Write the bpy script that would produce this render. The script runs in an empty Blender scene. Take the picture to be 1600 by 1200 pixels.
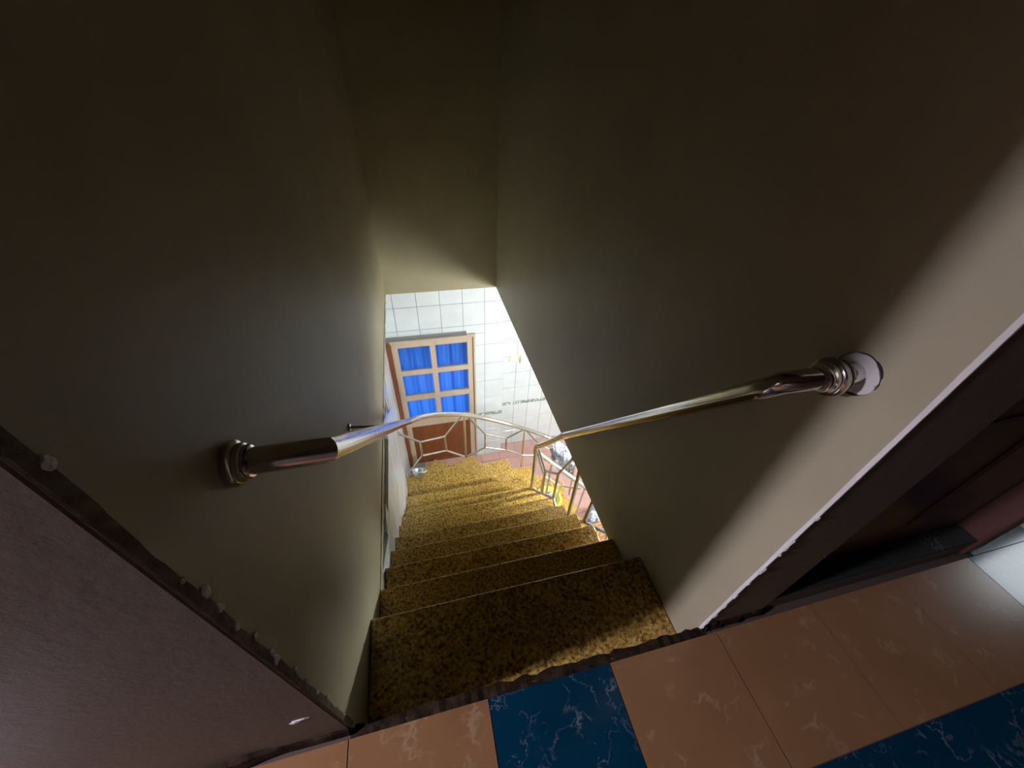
import bpy, bmesh, math, random
from mathutils import Vector, Matrix
random.seed(7)
S = bpy.context.scene
C = S.collection

# ------------------------------------------------------------------ camera
cam_d = bpy.data.cameras.new('camera')
cam_d.sensor_width = 36.0
cam_d.lens = 36.0 * 602.5 / 1600.0
cam_d.clip_start = 0.02
cam = bpy.data.objects.new('camera', cam_d)
C.objects.link(cam)
r_ = (0.9710947658, -0.2345714372, 0.0441723518)
u_ = (0.1204793015, 0.6414424709, 0.7576518293)
b_ = (-0.2060575010, -0.7304298716, 0.6511624290)
M = Matrix(((r_[0], u_[0], b_[0], 0.331), (r_[1], u_[1], b_[1], -0.284),
            (r_[2], u_[2], b_[2], 1.486), (0, 0, 0, 1)))
cam.matrix_world = M
S.camera = cam

# ------------------------------------------------------------------ world, exposure
S.view_settings.view_transform = 'Standard'
S.view_settings.look = 'None'
S.view_settings.exposure = 0.0
S.view_settings.gamma = 1.0
S.view_settings.use_curve_mapping = False
w = bpy.data.worlds.new('world'); S.world = w
w.use_nodes = True
w.node_tree.nodes['Background'].inputs[0].default_value = (0.03, 0.035, 0.04, 1)
w.node_tree.nodes['Background'].inputs[1].default_value = 0.0


def area(name, loc, rot, sx, sy, power, col, spread=180):
    d = bpy.data.lights.new(name, 'AREA')
    d.shape = 'RECTANGLE'; d.size = sx; d.size_y = sy; d.energy = power; d.color = col
    d.spread = math.radians(spread)
    o = bpy.data.objects.new(name, d); C.objects.link(o)
    o.location = loc; o.rotation_euler = rot
    return o


P2 = math.pi / 2
LOWER_TUBE = 640.0      # radiance of the fluorescent tube downstairs
BULB = 1650.0            # radiance of the shaded pendant bulb in the hall
# daylight through the window at the right end of the upper hall
area('end_window_daylight', (4.53, 0.02, 1.30), (0, P2, 0), 0.6, 0.34, 5.0, (0.85, 0.93, 1.0))
# daylight behind the blue curtained door downstairs
area('yard_daylight', (0.42, 4.75, -2.6), (-P2, 0, 0), 1.6, 2.0, 32.0, (0.85, 0.93, 1.0))


# ------------------------------------------------------------------ material helpers
def mat(name, col=(0.8, 0.8, 0.8), rough=0.5, metal=0.0, spec=0.5):
    m = bpy.data.materials.new(name); m.use_nodes = True
    b = m.node_tree.nodes['Principled BSDF']
    b.inputs['Base Color'].default_value = (*col, 1)
    b.inputs['Roughness'].default_value = rough
    b.inputs['Metallic'].default_value = metal
    b.inputs['Specular IOR Level'].default_value = spec
    return m


def nd(m, t, **kw):
    n = m.node_tree.nodes.new(t)
    for k, v in kw.items():
        setattr(n, k, v)
    return n


def lk(m, a, b):
    m.node_tree.links.new(a, b)


def pos(m, scale=(1, 1, 1)):
    g = nd(m, 'ShaderNodeNewGeometry')
    mp = nd(m, 'ShaderNodeMapping'); mp.inputs['Scale'].default_value = scale
    lk(m, g.outputs['Position'], mp.inputs['Vector'])
    return mp.outputs['Vector']


def noise(m, vec, scale, detail=4, rough=0.55, dist=0.0):
    n = nd(m, 'ShaderNodeTexNoise')
    n.inputs['Scale'].default_value = scale; n.inputs['Detail'].default_value = detail
    n.inputs['Roughness'].default_value = rough; n.inputs['Distortion'].default_value = dist
    lk(m, vec, n.inputs['Vector'])
    return n.outputs['Fac']


def ramp(m, fac, stops):
    r = nd(m, 'ShaderNodeValToRGB')
    el = r.color_ramp.elements
    while len(el) < len(stops):
        el.new(0.5)
    for e, (p, c) in zip(el, stops):
        e.position = p; e.color = (*c, 1)
    lk(m, fac, r.inputs['Fac'])
    return r.outputs['Color']


def mixc(m, fac, a, b, mode='MIX'):
    x = nd(m, 'ShaderNodeMix', data_type='RGBA', blend_type=mode)
    if isinstance(fac, (int, float)):
        x.inputs['Factor'].default_value = fac
    else:
        lk(m, fac, x.inputs['Factor'])
    for v, s in ((a, x.inputs['A']), (b, x.inputs['B'])):
        if isinstance(v, tuple):
            s.default_value = (*v, 1)
        else:
            lk(m, v, s)
    return x.outputs['Result']


def base(m, out):
    lk(m, out, m.node_tree.nodes['Principled BSDF'].inputs['Base Color'])


def bump(m, fac, strength=0.2, dist=0.01):
    b = nd(m, 'ShaderNodeBump')
    b.inputs['Strength'].default_value = strength; b.inputs['Distance'].default_value = dist
    lk(m, fac, b.inputs['Height'])
    lk(m, b.outputs['Normal'], m.node_tree.nodes['Principled BSDF'].inputs['Normal'])


# painted plaster
def plaster(name, a, b_c, rough=0.5):
    m = mat(name, a, rough, 0, 0.22)
    v = pos(m)
    base(m, ramp(m, noise(m, v, 2.3, 5, 0.6), [(0.3, a), (0.7, b_c)]))
    bump(m, noise(m, v, 38, 6, 0.65), 0.25, 0.004)
    return m


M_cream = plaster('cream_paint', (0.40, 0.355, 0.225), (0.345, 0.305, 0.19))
M_hallb = plaster('low_bounce_hall_paint', (0.09, 0.065, 0.055), (0.075, 0.055, 0.045))  # unseen hall walls darkened to keep bounce light out of the shaft
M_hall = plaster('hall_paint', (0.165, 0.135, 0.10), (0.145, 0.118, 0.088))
M_ceil = plaster('low_bounce_ceiling_paint', (0.09, 0.08, 0.07), (0.075, 0.065, 0.055))  # made dark so the unseen ceiling sends little light back down
M_room = plaster('lower_room_paint', (0.75, 0.73, 0.66), (0.7, 0.68, 0.6))
M_chip = plaster('bare_white_plaster', (0.74, 0.70, 0.63), (0.62, 0.58, 0.52), 0.9)
M_conc = mat('bare_concrete', (0.15, 0.12, 0.08), 0.95, 0, 0.1)
_v = pos(M_conc)
base(M_conc, ramp(M_conc, noise(M_conc, _v, 30, 6, 0.7), [(0.3, (0.085, 0.062, 0.042)), (0.7, (0.22, 0.175, 0.12))]))
bump(M_conc, noise(M_conc, _v, 90, 5, 0.7), 0.6, 0.006)

M_dirt = mat('dirty_cement', (0.03, 0.02, 0.014), 0.95, 0, 0.05)
_v = pos(M_dirt)
base(M_dirt, ramp(M_dirt, noise(M_dirt, _v, 26, 6, 0.7), [(0.35, (0.010, 0.006, 0.004)), (0.68, (0.05, 0.032, 0.018))]))
bump(M_dirt, noise(M_dirt, _v, 90, 5, 0.7), 0.6, 0.006)
# golden speckled granite
M_gran = mat('golden_granite', (0.4, 0.26, 0.06), 0.34)
_v = pos(M_gran)
_a = ramp(M_gran, noise(M_gran, _v, 85, 3, 0.6), [(0.36, (0.10, 0.045, 0.008)), (0.46, (0.42, 0.245, 0.045)), (0.60, (0.70, 0.475, 0.115)), (0.74, (0.88, 0.70, 0.30))])
_b = ramp(M_gran, noise(M_gran, _v, 9, 3, 0.6), [(0.3, (0.78, 0.74, 0.7)), (0.75, (1, 1, 1))])
base(M_gran, mixc(M_gran, 1.0, _a, _b, 'MULTIPLY'))
bump(M_gran, noise(M_gran, _v, 160, 2), 0.08, 0.002)

# stainless steel
M_steel = mat('stainless_steel', (0.62, 0.59, 0.55), 0.13, 1.0)
_v = pos(M_steel)
_r = ramp(M_steel, noise(M_steel, _v, 40, 3), [(0.3, (0.08,) * 3), (0.8, (0.2,) * 3)])
lk(M_steel, _r, M_steel.node_tree.nodes['Principled BSDF'].inputs['Roughness'])
M_bar = mat('steel_bar', (0.56, 0.53, 0.50), 0.25, 1.0)


# glossy floor tiles with veins
def veined(name, bg, bg2, vein, width, rough, vscale=7.0, mask_lo=0.5):
    m = mat(name, bg, rough)
    v = pos(m)
    w1 = noise(m, v, vscale, 6, 0.6, 0.35)
    s = nd(m, 'ShaderNodeMath', operation='SUBTRACT'); lk(m, w1, s.inputs[0]); s.inputs[1].default_value = 0.5
    a = nd(m, 'ShaderNodeMath', operation='ABSOLUTE'); lk(m, s.outputs[0], a.inputs[0])
    k = ramp(m, a.outputs[0], [(0.0, (1,) * 3), (width, (0,) * 3)])
    msk = ramp(m, noise(m, v, 8.5, 3), [(mask_lo, (0,) * 3), (mask_lo + 0.16, (1,) * 3)])
    f = mixc(m, 1.0, k, msk, 'MULTIPLY')
    bgc = ramp(m, noise(m, v, 5, 4), [(0.3, bg), (0.7, bg2)])
    base(m, mixc(m, f, bgc, vein))
    return m


M_tan = veined('tan_floor_tile', (0.27, 0.14, 0.060), (0.24, 0.12, 0.050), (0.34, 0.22, 0.125), 0.03, 0.22, 6.0, 0.5)
M_blue = veined('blue_floor_tile', (0.0015, 0.034, 0.064), (0.0015, 0.028, 0.054), (0.13, 0.155, 0.17), 0.02, 0.12, 13.0, 0.47)
M_grout = mat('dark_grout', (0.08, 0.05, 0.035), 0.9)
M_wgrout = mat('grey_grout', (0.30, 0.31, 0.31), 0.85)


def white_tile(name, a, b_c):
    m = mat(name, a, 0.16)
    v = pos(m)
    base(m, ramp(m, noise(m, v, 6, 4), [(0.3, a), (0.7, b_c)]))
    return m


M_wtile = white_tile('white_wall_tile', (0.79, 0.85, 0.86), (0.72, 0.785, 0.80))
M_pink = white_tile('pink_floor_tile', (0.72, 0.44, 0.39), (0.66, 0.38, 0.34))
M_border = mat('green_border_tile', (0.6, 0.65, 0.58), 0.25)
_v = pos(M_border, (1, 1, 1))
base(M_border, ramp(M_border, noise(M_border, _v, 22, 2, 0.5, 1.0), [(0.42, (0.78, 0.80, 0.76)), (0.5, (0.36, 0.46, 0.38)), (0.62, (0.22, 0.32, 0.25))]))


def wood(name, a, b_c, rough=0.45, axis=(1, 1, 0.08)):
    m = mat(name, a, rough)
    v = pos(m, axis)
    base(m, ramp(m, noise(m, v, 24, 5, 0.6, 0.4), [(0.3, a), (0.7, b_c)]))
    return m


M_brown = wood('red_brown_wood', (0.17, 0.050, 0.014), (0.235, 0.078, 0.024))
M_dkwood = wood('dark_wood', (0.075, 0.034, 0.022), (0.11, 0.05, 0.034), 0.35)
M_beige = wood('beige_painted_wood', (0.60, 0.49, 0.36), (0.54, 0.43, 0.31), 0.45)
M_dkmarble = veined('dark_green_marble', (0.03, 0.035, 0.03), (0.022, 0.028, 0.024), (0.09, 0.10, 0.09), 0.02, 0.2)
M_orange = wood('orange_wood', (0.55, 0.27, 0.10), (0.66, 0.36, 0.16), 0.5)
M_alu = mat('aluminium', (0.36, 0.36, 0.35), 0.4, 0.9)
M_white = mat('white_plastic', (0.82, 0.82, 0.80), 0.4)
M_cplast = mat('ivory_plastic', (0.80, 0.76, 0.64), 0.4)
M_yell = mat('lime_plastic', (0.72, 0.80, 0.10), 0.35)
M_pinkc = mat('pink_cloth', (0.85, 0.26, 0.30), 0.8)
M_greyc = mat('grey_cloth', (0.32, 0.36, 0.40), 0.85)
M_lime2 = mat('pale_lime_cloth', (0.72, 0.76, 0.30), 0.85)
M_cloth = mat('pale_blue_cloth', (0.70, 0.76, 0.86), 0.9)
_v = pos(M_cloth, (1, 1, 0.35))
base(M_cloth, ramp(M_cloth, noise(M_cloth, _v, 26, 3, 0.5, 1.5), [(0.38, (0.66, 0.73, 0.90)), (0.52, (0.50, 0.58, 0.78)), (0.60, (0.12, 0.14, 0.20))]))  # dark stops are stripes and also fold shading put into the colour
M_dark = mat('dark_rubber', (0.03, 0.025, 0.025), 0.6)
M_enamel = mat('white_enamel', (0.85, 0.85, 0.84), 0.2)
M_tin = mat('tin_metal', (0.62, 0.66, 0.70), 0.3, 0.9)

# blue curtain, light passes through it
M_curt = mat('blue_curtain', (0.05, 0.22, 0.75), 0.85)
_n = M_curt.node_tree; _b = _n.nodes['Principled BSDF']
_tr = nd(M_curt, 'ShaderNodeBsdfTranslucent'); _tr.inputs['Color'].default_value = (0.06, 0.26, 0.85, 1)
_mx = nd(M_curt, 'ShaderNodeMixShader'); _mx.inputs[0].default_value = 0.5
lk(M_curt, _b.outputs[0], _mx.inputs[1]); lk(M_curt, _tr.outputs[0], _mx.inputs[2])
lk(M_curt, _mx.outputs[0], _n.nodes['Material Output'].inputs['Surface'])
# thin clear glass
M_glass = mat('pane_glass', (1, 1, 1), 0.05)
_n = M_glass.node_tree
_t = nd(M_glass, 'ShaderNodeBsdfTransparent'); _t.inputs['Color'].default_value = (0.86, 0.92, 0.96, 1)
_g = nd(M_glass, 'ShaderNodeBsdfGlossy'); _g.inputs['Roughness'].default_value = 0.06
_f = nd(M_glass, 'ShaderNodeFresnel'); _f.inputs['IOR'].default_value = 1.5
_mx = nd(M_glass, 'ShaderNodeMixShader')
_gb = nd(M_glass, 'ShaderNodeNewGeometry')
_inv = nd(M_glass, 'ShaderNodeMath', operation='SUBTRACT'); _inv.inputs[0].default_value = 1.0; lk(M_glass, _gb.outputs['Backfacing'], _inv.inputs[1])
_ff = nd(M_glass, 'ShaderNodeMath', operation='MULTIPLY'); lk(M_glass, _f.outputs[0], _ff.inputs[0]); lk(M_glass, _inv.outputs[0], _ff.inputs[1])
lk(M_glass, _ff.outputs[0], _mx.inputs[0]); lk(M_glass, _t.outputs[0], _mx.inputs[1]); lk(M_glass, _g.outputs[0], _mx.inputs[2])
lk(M_glass, _mx.outputs[0], _n.nodes['Material Output'].inputs['Surface'])
# lamp tube
M_tube = mat('lamp_tube', (1, 1, 1), 0.4)
_b = M_tube.node_tree.nodes['Principled BSDF']
_b.inputs['Emission Color'].default_value = (0.93, 0.97, 1.0, 1); _b.inputs['Emission Strength'].default_value = LOWER_TUBE


# ------------------------------------------------------------------ mesh helpers
def link(name, me, m, parent=None):
    o = bpy.data.objects.new(name, me); C.objects.link(o)
    if m and not me.materials:
        me.materials.append(m)
    if parent:
        o.parent = parent
    return o


def from_bm(bm, name, m, parent=None, smooth=False, loc=None):
    bmesh.ops.recalc_face_normals(bm, faces=bm.faces)
    me = bpy.data.meshes.new(name); bm.to_mesh(me); bm.free()
    if smooth:
        for p in me.polygons:
            p.use_smooth = True
    o = link(name, me, m, parent)
    if loc:
        o.location = loc
    return o


def box_bm(x0, x1, y0, y1, z0, z1, bev=0.0, seg=1, bm=None):
    b = bmesh.new()
    vs = [b.verts.new((x, y, z)) for x in (x0, x1) for y in (y0, y1) for z in (z0, z1)]
    for f in ((0, 1, 3, 2), (4, 6, 7, 5), (0, 4, 5, 1), (2, 3, 7, 6), (0, 2, 6, 4), (1, 5, 7, 3)):
        b.faces.new([vs[i] for i in f])
    if bev > 0:
        bmesh.ops.bevel(b, geom=b.edges[:] + b.verts[:], offset=bev, segments=seg, profile=0.5, affect='EDGES')
    if bm is None:
        return b
    me = bpy.data.meshes.new('tmp'); b.to_mesh(me); b.free(); bm.from_mesh(me); bpy.data.meshes.remove(me)
    return bm


def box(name, x0, x1, y0, y1, z0, z1, m, parent=None, bev=0.0, seg=1):
    return from_bm(box_bm(x0, x1, y0, y1, z0, z1, bev, seg), name, m, parent)


def prism(name, poly, z0, z1, m, parent=None, bev=0.0):
    b = bmesh.new()
    lo = [b.verts.new((x, y, z0)) for x, y in poly]; hi = [b.verts.new((x, y, z1)) for x, y in poly]
    b.faces.new(lo[::-1]); b.faces.new(hi)
    n = len(poly)
    for i in range(n):
        b.faces.new((lo[i], lo[(i + 1) % n], hi[(i + 1) % n], hi[i]))
    bmesh.ops.recalc_face_normals(b, faces=b.faces)
    if bev > 0:
        ed = [e for e in b.edges if abs(e.verts[0].co.z - z1) < 1e-6 and abs(e.verts[1].co.z - z1) < 1e-6]
        bmesh.ops.bevel(b, geom=ed, offset=bev, segments=3, profile=0.5, affect='EDGES')
    return smooth_angle(from_bm(b, name, m, parent), 40) if bev > 0 else from_bm(b, name, m, parent)


def tube_bm(pts, r, seg=14, caps=True, bm=None):
    """round pipe along a polyline, mitred at its corners"""
    b = bm or bmesh.new()
    pts = [Vector(p) for p in pts]
    t0 = (pts[1] - pts[0]).normalized()
    ref = Vector((0, 0, 1)) if abs(t0.z) < 0.9 else Vector((1, 0, 0))
    u = t0.cross(ref).normalized(); v = t0.cross(u).normalized()
    rings = []; prev_t = t0
    for i, pnt in enumerate(pts):
        tin = (pnt - pts[i - 1]).normalized() if i else t0
        tout = (pts[i + 1] - pnt).normalized() if i < len(pts) - 1 else tin
        if i:
            q = prev_t.rotation_difference(tin); u = q @ u; v = q @ v; prev_t = tin
        n = (tin + tout).normalized()
        ring = []
        for k in range(seg):
            a = 2 * math.pi * k / seg
            o = (u * math.cos(a) + v * math.sin(a)) * r
            s = -(o.dot(n)) / max(tin.dot(n), 0.3)
            ring.append(b.verts.new(pnt + o + tin * s))
        rings.append(ring)
    for a, c in zip(rings[:-1], rings[1:]):
        for k in range(seg):
            b.faces.new((a[k], a[(k + 1) % seg], c[(k + 1) % seg], c[k]))
    if caps:
        b.faces.new(rings[0][::-1]); b.faces.new(rings[-1])
    return b


def smooth_angle(o, deg=35):
    me = o.data
    bm = bmesh.new(); bm.from_mesh(me)
    for f in bm.faces:
        f.smooth = True
    for e in bm.edges:
        if len(e.link_faces) == 2 and e.calc_face_angle(0) > math.radians(deg):
            e.smooth = False
    bm.to_mesh(me); bm.free()
    return o


def tube(name, pts, r, m, parent=None, seg=14):
    return smooth_angle(from_bm(tube_bm(pts, r, seg), name, m, parent))


def catmull(pts, n=8):
    P = [Vector(p) for p in pts]; out = []
    for i in range(len(P) - 1):
        p0 = P[i - 1] if i else P[0] * 2 - P[1]
        p1, p2 = P[i], P[i + 1]
        p3 = P[i + 2] if i + 2 < len(P) else P[-1] * 2 - P[-2]
        for k in range(n):
            t = k / n
            out.append(0.5 * ((2 * p1) + (p2 - p0) * t + (2 * p0 - 5 * p1 + 4 * p2 - p3) * t * t + (3 * p1 - p0 - 3 * p2 + p3) * t ** 3))
    out.append(P[-1])
    return out


def lathe(name, prof, m, parent=None, seg=28, origin=(0, 0, 0), axis='Z', close=True):
    """prof: list of (radius, height) revolved about the axis"""
    b = bmesh.new(); rings = []
    for r, h in prof:
        ring = []
        for k in range(seg):
            a = 2 * math.pi * k / seg
            x, y = r * math.cos(a), r * math.sin(a)
            co = {'Z': (x, y, h), 'X': (h, x, y), 'Y': (x, h, y)}[axis]
            ring.append(b.verts.new(Vector(co) + Vector(origin)))
        rings.append(ring)
    for a, c in zip(rings[:-1], rings[1:]):
        for k in range(seg):
            b.faces.new((a[k], a[(k + 1) % seg], c[(k + 1) % seg], c[k]))
    if close:
        b.faces.new(rings[0][::-1]); b.faces.new(rings[-1])
    return smooth_angle(from_bm(b, name, m, parent))


def empty(name, loc):
    o = bpy.data.objects.new(name, None); C.objects.link(o); o.location = loc
    o.empty_display_size = 0.1
    return o


def adopt(root):
    """children were built in world coordinates: cancel the root's offset"""
    for ch in root.children:
        ch.matrix_parent_inverse = Matrix.Translation(root.location).inverted()


def tag(o, label, cat, group=None, kind=None):
    o['label'] = label
    if cat:
        o['category'] = cat
    if group:
        o['group'] = group
    if kind:
        o['kind'] = kind
    return o


def struct(o, label=None, cat=None):
    o['kind'] = 'structure'
    if label:
        o['label'] = label
    if cat:
        o['category'] = cat
    return o


def blob(name, loc, sx, sy, sz, m, parent, seed):
    rnd = random.Random(seed)
    b = bmesh.new(); bmesh.ops.create_icosphere(b, subdivisions=2, radius=1.0)
    for v in b.verts:
        k = 1 + rnd.uniform(-0.28, 0.28)
        v.co = Vector((v.co.x * sx * k, v.co.y * sy * k, v.co.z * sz * k)) + Vector(loc)
    return from_bm(b, name, m, parent)


W = 1.14            # stair width: left wall x=0, right wall x=W
ZB = -0.424         # underside of the upper walls and of the floor slab
YB = 3.44           # back wall of the shaft
CEIL = 3.3
ZF = -3.58          # lower floor
YF = 3.75           # tiled wall with the door
YF2 = 3.90          # tiled wall right of it, set back
RISE = 0.182
NY = [None] + [0.345 + 0.182 * i for i in range(8)]      # nosing y of tread n

# ------------------------------------------------------------------ setting: upper level
# left stair wall and the hall wall it ends in
wall_left = struct(box('wall_left', -0.2, 0.0, 0.0, YB + 0.2, ZB, CEIL, M_cream), 'cream plaster wall on the left of the stair shaft', 'wall')
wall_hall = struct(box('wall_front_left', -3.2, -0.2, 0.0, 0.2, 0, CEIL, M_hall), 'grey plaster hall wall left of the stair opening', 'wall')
# skin of hall paint that wraps the end of the left stair wall
box('hall_paint_return', -0.2, -0.012, -0.004, 0.0, 0.0, CEIL, M_hall, wall_hall)
wall_right = struct(box('wall_right', W, W + 0.24, 0.0, YB + 0.2, ZB, CEIL, M_cream), 'cream plaster wall on the right of the stair shaft', 'wall')
box('hall_paint_return', W + 0.006, W + 0.24, -0.004, 0.0, 0.0, CEIL, M_hall, wall_right)
wall_back = struct(box('wall_back', -0.2, W, YB, YB + 0.2, ZB, CEIL, M_cream), 'cream plaster wall closing the far end of the shaft', 'wall')
ceiling = struct(box('ceiling', -3.2, 4.7, -2.7, YB + 0.2, CEIL, CEIL + 0.1, M_ceil), 'plaster ceiling over the shaft and hall, darkened to absorb bounce light', 'ceiling')
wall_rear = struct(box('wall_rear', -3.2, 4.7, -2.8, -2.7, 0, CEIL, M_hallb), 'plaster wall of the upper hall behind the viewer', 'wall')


def wall_with_hole(name, x0, x1, y0, y1, z0, z1, hy0, hy1, hz0, hz1, m):
    b = bmesh.new()
    box_bm(x0, x1, y0, hy0, z0, z1, bm=b); box_bm(x0, x1, hy1, y1, z0, z1, bm=b)
    if hz0 > z0:
        box_bm(x0, x1, hy0, hy1, z0, hz0, bm=b)
    box_bm(x0, x1, hy0, hy1, hz1, z1, bm=b)
    return from_bm(b, name, m)


wl = struct(box('wall_hall_left', -3.3, -3.2, -2.7, 0.2, 0, CEIL, M_hallb), 'plaster wall at the left end of the upper hall', 'wall')
wr = struct(wall_with_hole('wall_hall_right', 4.6, 4.7, -2.7, 0.6, 0, CEIL, -0.18, 0.22, 0.95, 1.65, M_hall), 'plaster wall at the right end of the upper hall', 'wall')
wn = struct(box('window_1', 4.64, 4.66, -0.18, 0.22, 0.95, 1.65, M_glass), 'small window at the right end of the upper hall', 'window')
for (a, b_, c, d) in ((-0.21, -0.17, 0.92, 1.68), (0.21, 0.25, 0.92, 1.68), (-0.21, 0.25, 0.92, 0.96), (-0.21, 0.25, 1.64, 1.68)):
    box('window_frame', 4.57, 4.71, a, b_, c, d, M_dkwood, wn)

# upper floor slab and its tiles
floor_bm = bmesh.new()
box_bm(-3.2, 4.7, -2.7, -0.012, -0.30, -0.012, bm=floor_bm)
floor = struct(from_bm(floor_bm, 'floor', M_grout), 'upper hall floor of tan and blue veined tiles', 'floor')
T = 0.4
tile_me = {}


def floor_tile(x0, x1, y0, y1, m, z=0.0, th=0.011, parent=floor, name='floor_tile', gap=0.0014):
    key = (round(x1 - x0, 4), round(y1 - y0, 4), m.name, th)
    if key not in tile_me:
        hx, hy = (x1 - x0) / 2 - gap, (y1 - y0) / 2 - gap
        b = box_bm(-hx, hx, -hy, hy, -th, 0, 0.0)
        bmesh.ops.recalc_face_normals(b, faces=b.faces)
        me = bpy.data.meshes.new(name); b.to_mesh(me); b.free(); me.materials.append(m); tile_me[key] = me
    o = link(name, tile_me[key], None, parent)
    o.location = ((x0 + x1) / 2, (y0 + y1) / 2, z)
    return o


YE = -0.024         # front edge of the tiles at the stair head
rows = [(-0.382, YE), (-0.782, -0.382), (-1.182, -0.782), (-1.582, -1.182), (-1.982, -1.582), (-2.382, -1.982), (-2.7, -2.382)]
for j, (y0, y1) in enumerate(rows):
    for i in range(-7, 11):
        x0 = 0.387 + T * i
        blue = (j == 0 and i in (0, 5)) or (j == 1) or (j > 1 and i in (0, 5))
        floor_tile(x0, x0 + T, y0, y1, M_blue if blue else M_tan)

# raw edge of cement between the tiles and the first tread
b = bmesh.new()
rnd = random.Random(3)
N = 60
prev = None
for k in range(N + 1):
    x = -0.01 + (W + 0.02) * k / N
    yf = 0.006 + rnd.uniform(-0.005, 0.006); zt = -0.006 + rnd.uniform(-0.004, 0.003)
    ring = [b.verts.new((x, YE - 0.006 + rnd.uniform(-0.004, 0.003), zt)), b.verts.new((x, yf, zt - 0.006)), b.verts.new((x, yf - 0.002, -0.05)), b.verts.new((x, YE - 0.01, -0.05))]
    if prev:
        for q in range(4):
            b.faces.new((prev[q], prev[(q + 1) % 4], ring[(q + 1) % 4], ring[q]))
    else:
        b.faces.new(ring)
    prev = ring
b.faces.new(prev[::-1])
trim = struct(from_bm(b, 'trim_1', M_dirt), 'rough dark cement edge along the stair head', 'trim')
box('slab_face', 0.0, W, -0.03, -0.004, -0.19, -0.03, M_gran, trim)

# crumbled skirting along the hall wall left of the stair
b = bmesh.new(); prev = None
for k in range(71):
    x = -3.1 + 3.09 * k / 70
    h = 0.030 + rnd.uniform(-0.010, 0.012); d = -0.018 + rnd.uniform(-0.006, 0.004)
    ring = [b.verts.new((x, 0.0, 0.0)), b.verts.new((x, d, 0.0)), b.verts.new((x, d * 0.6, h * 0.8)), b.verts.new((x, 0.0, h))]
    if prev:
        for q in range(4):
            b.faces.new((prev[q], prev[(q + 1) % 4], ring[(q + 1) % 4], ring[q]))
    prev = ring
struct(from_bm(b, 'baseboard_left', M_dirt), 'crumbled bare skirting under the grey hall wall', 'baseboard')
b = bmesh.new(); prev = None
for k in range(13):
    x = W + 0.01 + 0.225 * k / 12
    h = 0.030 + rnd.uniform(-0.006, 0.012); d = -0.016 + rnd.uniform(-0.004, 0.004)
    ring = [b.verts.new((x, 0.0, 0.0)), b.verts.new((x, d, 0.0)), b.verts.new((x, d * 0.6, h * 0.8)), b.verts.new((x, 0.0, h))]
    if prev:
        for q in range(4):
            b.faces.new((prev[q], prev[(q + 1) % 4], ring[(q + 1) % 4], ring[q]))
    prev = ring
struct(from_bm(b, 'baseboard_right', M_dirt), 'crumbled bare skirting under the right wall end', 'baseboard')


# worn arrises of the two wall ends: bare strip with plaster chips
def worn_edge(xe, sgn, zs, wid, parent, m):
    b = bmesh.new(); prev = None
    for k in range(len(zs)):
        z = zs[k]
        w1 = wid * (1 + 0.2 * math.sin(z * 23) + rnd.uniform(-0.12, 0.12)); w2 = 0.0018 * rnd.uniform(0.3, 1.7)
        e = 0.0022
        ring = [b.verts.new((xe + sgn * e, w1, z)), b.verts.new((xe + sgn * e, w1 * 0.3, z)),
                b.verts.new((xe + sgn * e * 0.6, -0.0062, z)), b.verts.new((xe - sgn * w2, -0.0066, z)), b.verts.new((xe - sgn * 0.003, 0.003, z))]
        if prev:
            n = len(ring)
            for q in range(n):
                b.faces.new((prev[q], prev[(q + 1) % n], ring[(q + 1) % n], ring[q]))
        prev = ring
    return from_bm(b, 'worn_edge', m, parent)


worn_edge(0.0, 1, [0.02 + 0.018 * k for k in range(75)], 0.009, wall_left, M_conc)
for k, (z, s) in enumerate([(0.13, .006), (0.20, .004), (0.30, .007), (0.38, .007), (0.47, .004), (0.54, .005), (0.64, .013), (0.665, .009), (0.74, .008), (0.81, .010), (0.87, .010), (0.915, .011), (0.97, .006), (1.20, .009), (1.33, .008)]):
    blob('plaster_chip', (0.002, 0.006 + 0.004 * (k % 3), z), 0.004, s * 0.7, s, M_chip, wall_left, 40 + k)
for k, (x, z) in enumerate([(-0.07, 0.245), (-0.085, 0.235)]):
    blob('plaster_chip', (x, -0.004, z), 0.02 - 0.006 * k, 0.003, 0.006, M_chip, wall_hall, 60 + k)
worn_edge(W, -1, [0.0 + 0.02 * k for k in range(100)], 0.002, wall_right, M_chip)
for k, z in enumerate([0.02, 0.06, 0.12, 0.13, 0.20, 0.28, 0.37, 0.45, 0.46, 0.55, 0.58, 0.61, 0.72]):
    blob('plaster_chip', (W + 0.002, -0.005, z), 0.0055, 0.004, 0.009 + 0.006 * (k % 3), M_chip, wall_right, 80 + k)

# dark wooden door beside the shaft with a marble threshold
dx0, dx1 = W + 0.24, 2.42
door2 = struct(box('door_2', dx0 + 0.05, dx1 - 0.05, 0.075, 0.115, 0.105, 2.1, M_dkwood), 'dark brown panelled wooden door right of the stair shaft', 'door')
box('door_frame', dx0, dx0 + 0.05, 0.03, 0.15, 0.0, 2.15, M_dkwood, door2, 0.004)
box('door_frame', dx1 - 0.05, dx1, -0.01, 0.15, 0.0, 2.15, M_dkwood, door2, 0.004)
box('door_frame', dx0, dx1, 0.03, 0.15, 2.1, 2.15, M_dkwood, door2, 0.004)
for (xa, xb) in ((dx0 + 0.15, dx0 + 0.47), (dx0 + 0.57, dx0 + 0.89)):
    for (za, zb) in ((0.25, 0.85), (0.98, 1.95)):
        box('panel', xa, xb, 0.066, 0.08, za, zb, M_dkwood, door2, 0.006, 2)
box('threshold', dx0, dx1 - 0.05, 0.0, 0.12, -0.01, 0.10, M_dkmarble, door2, 0.004)
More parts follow.
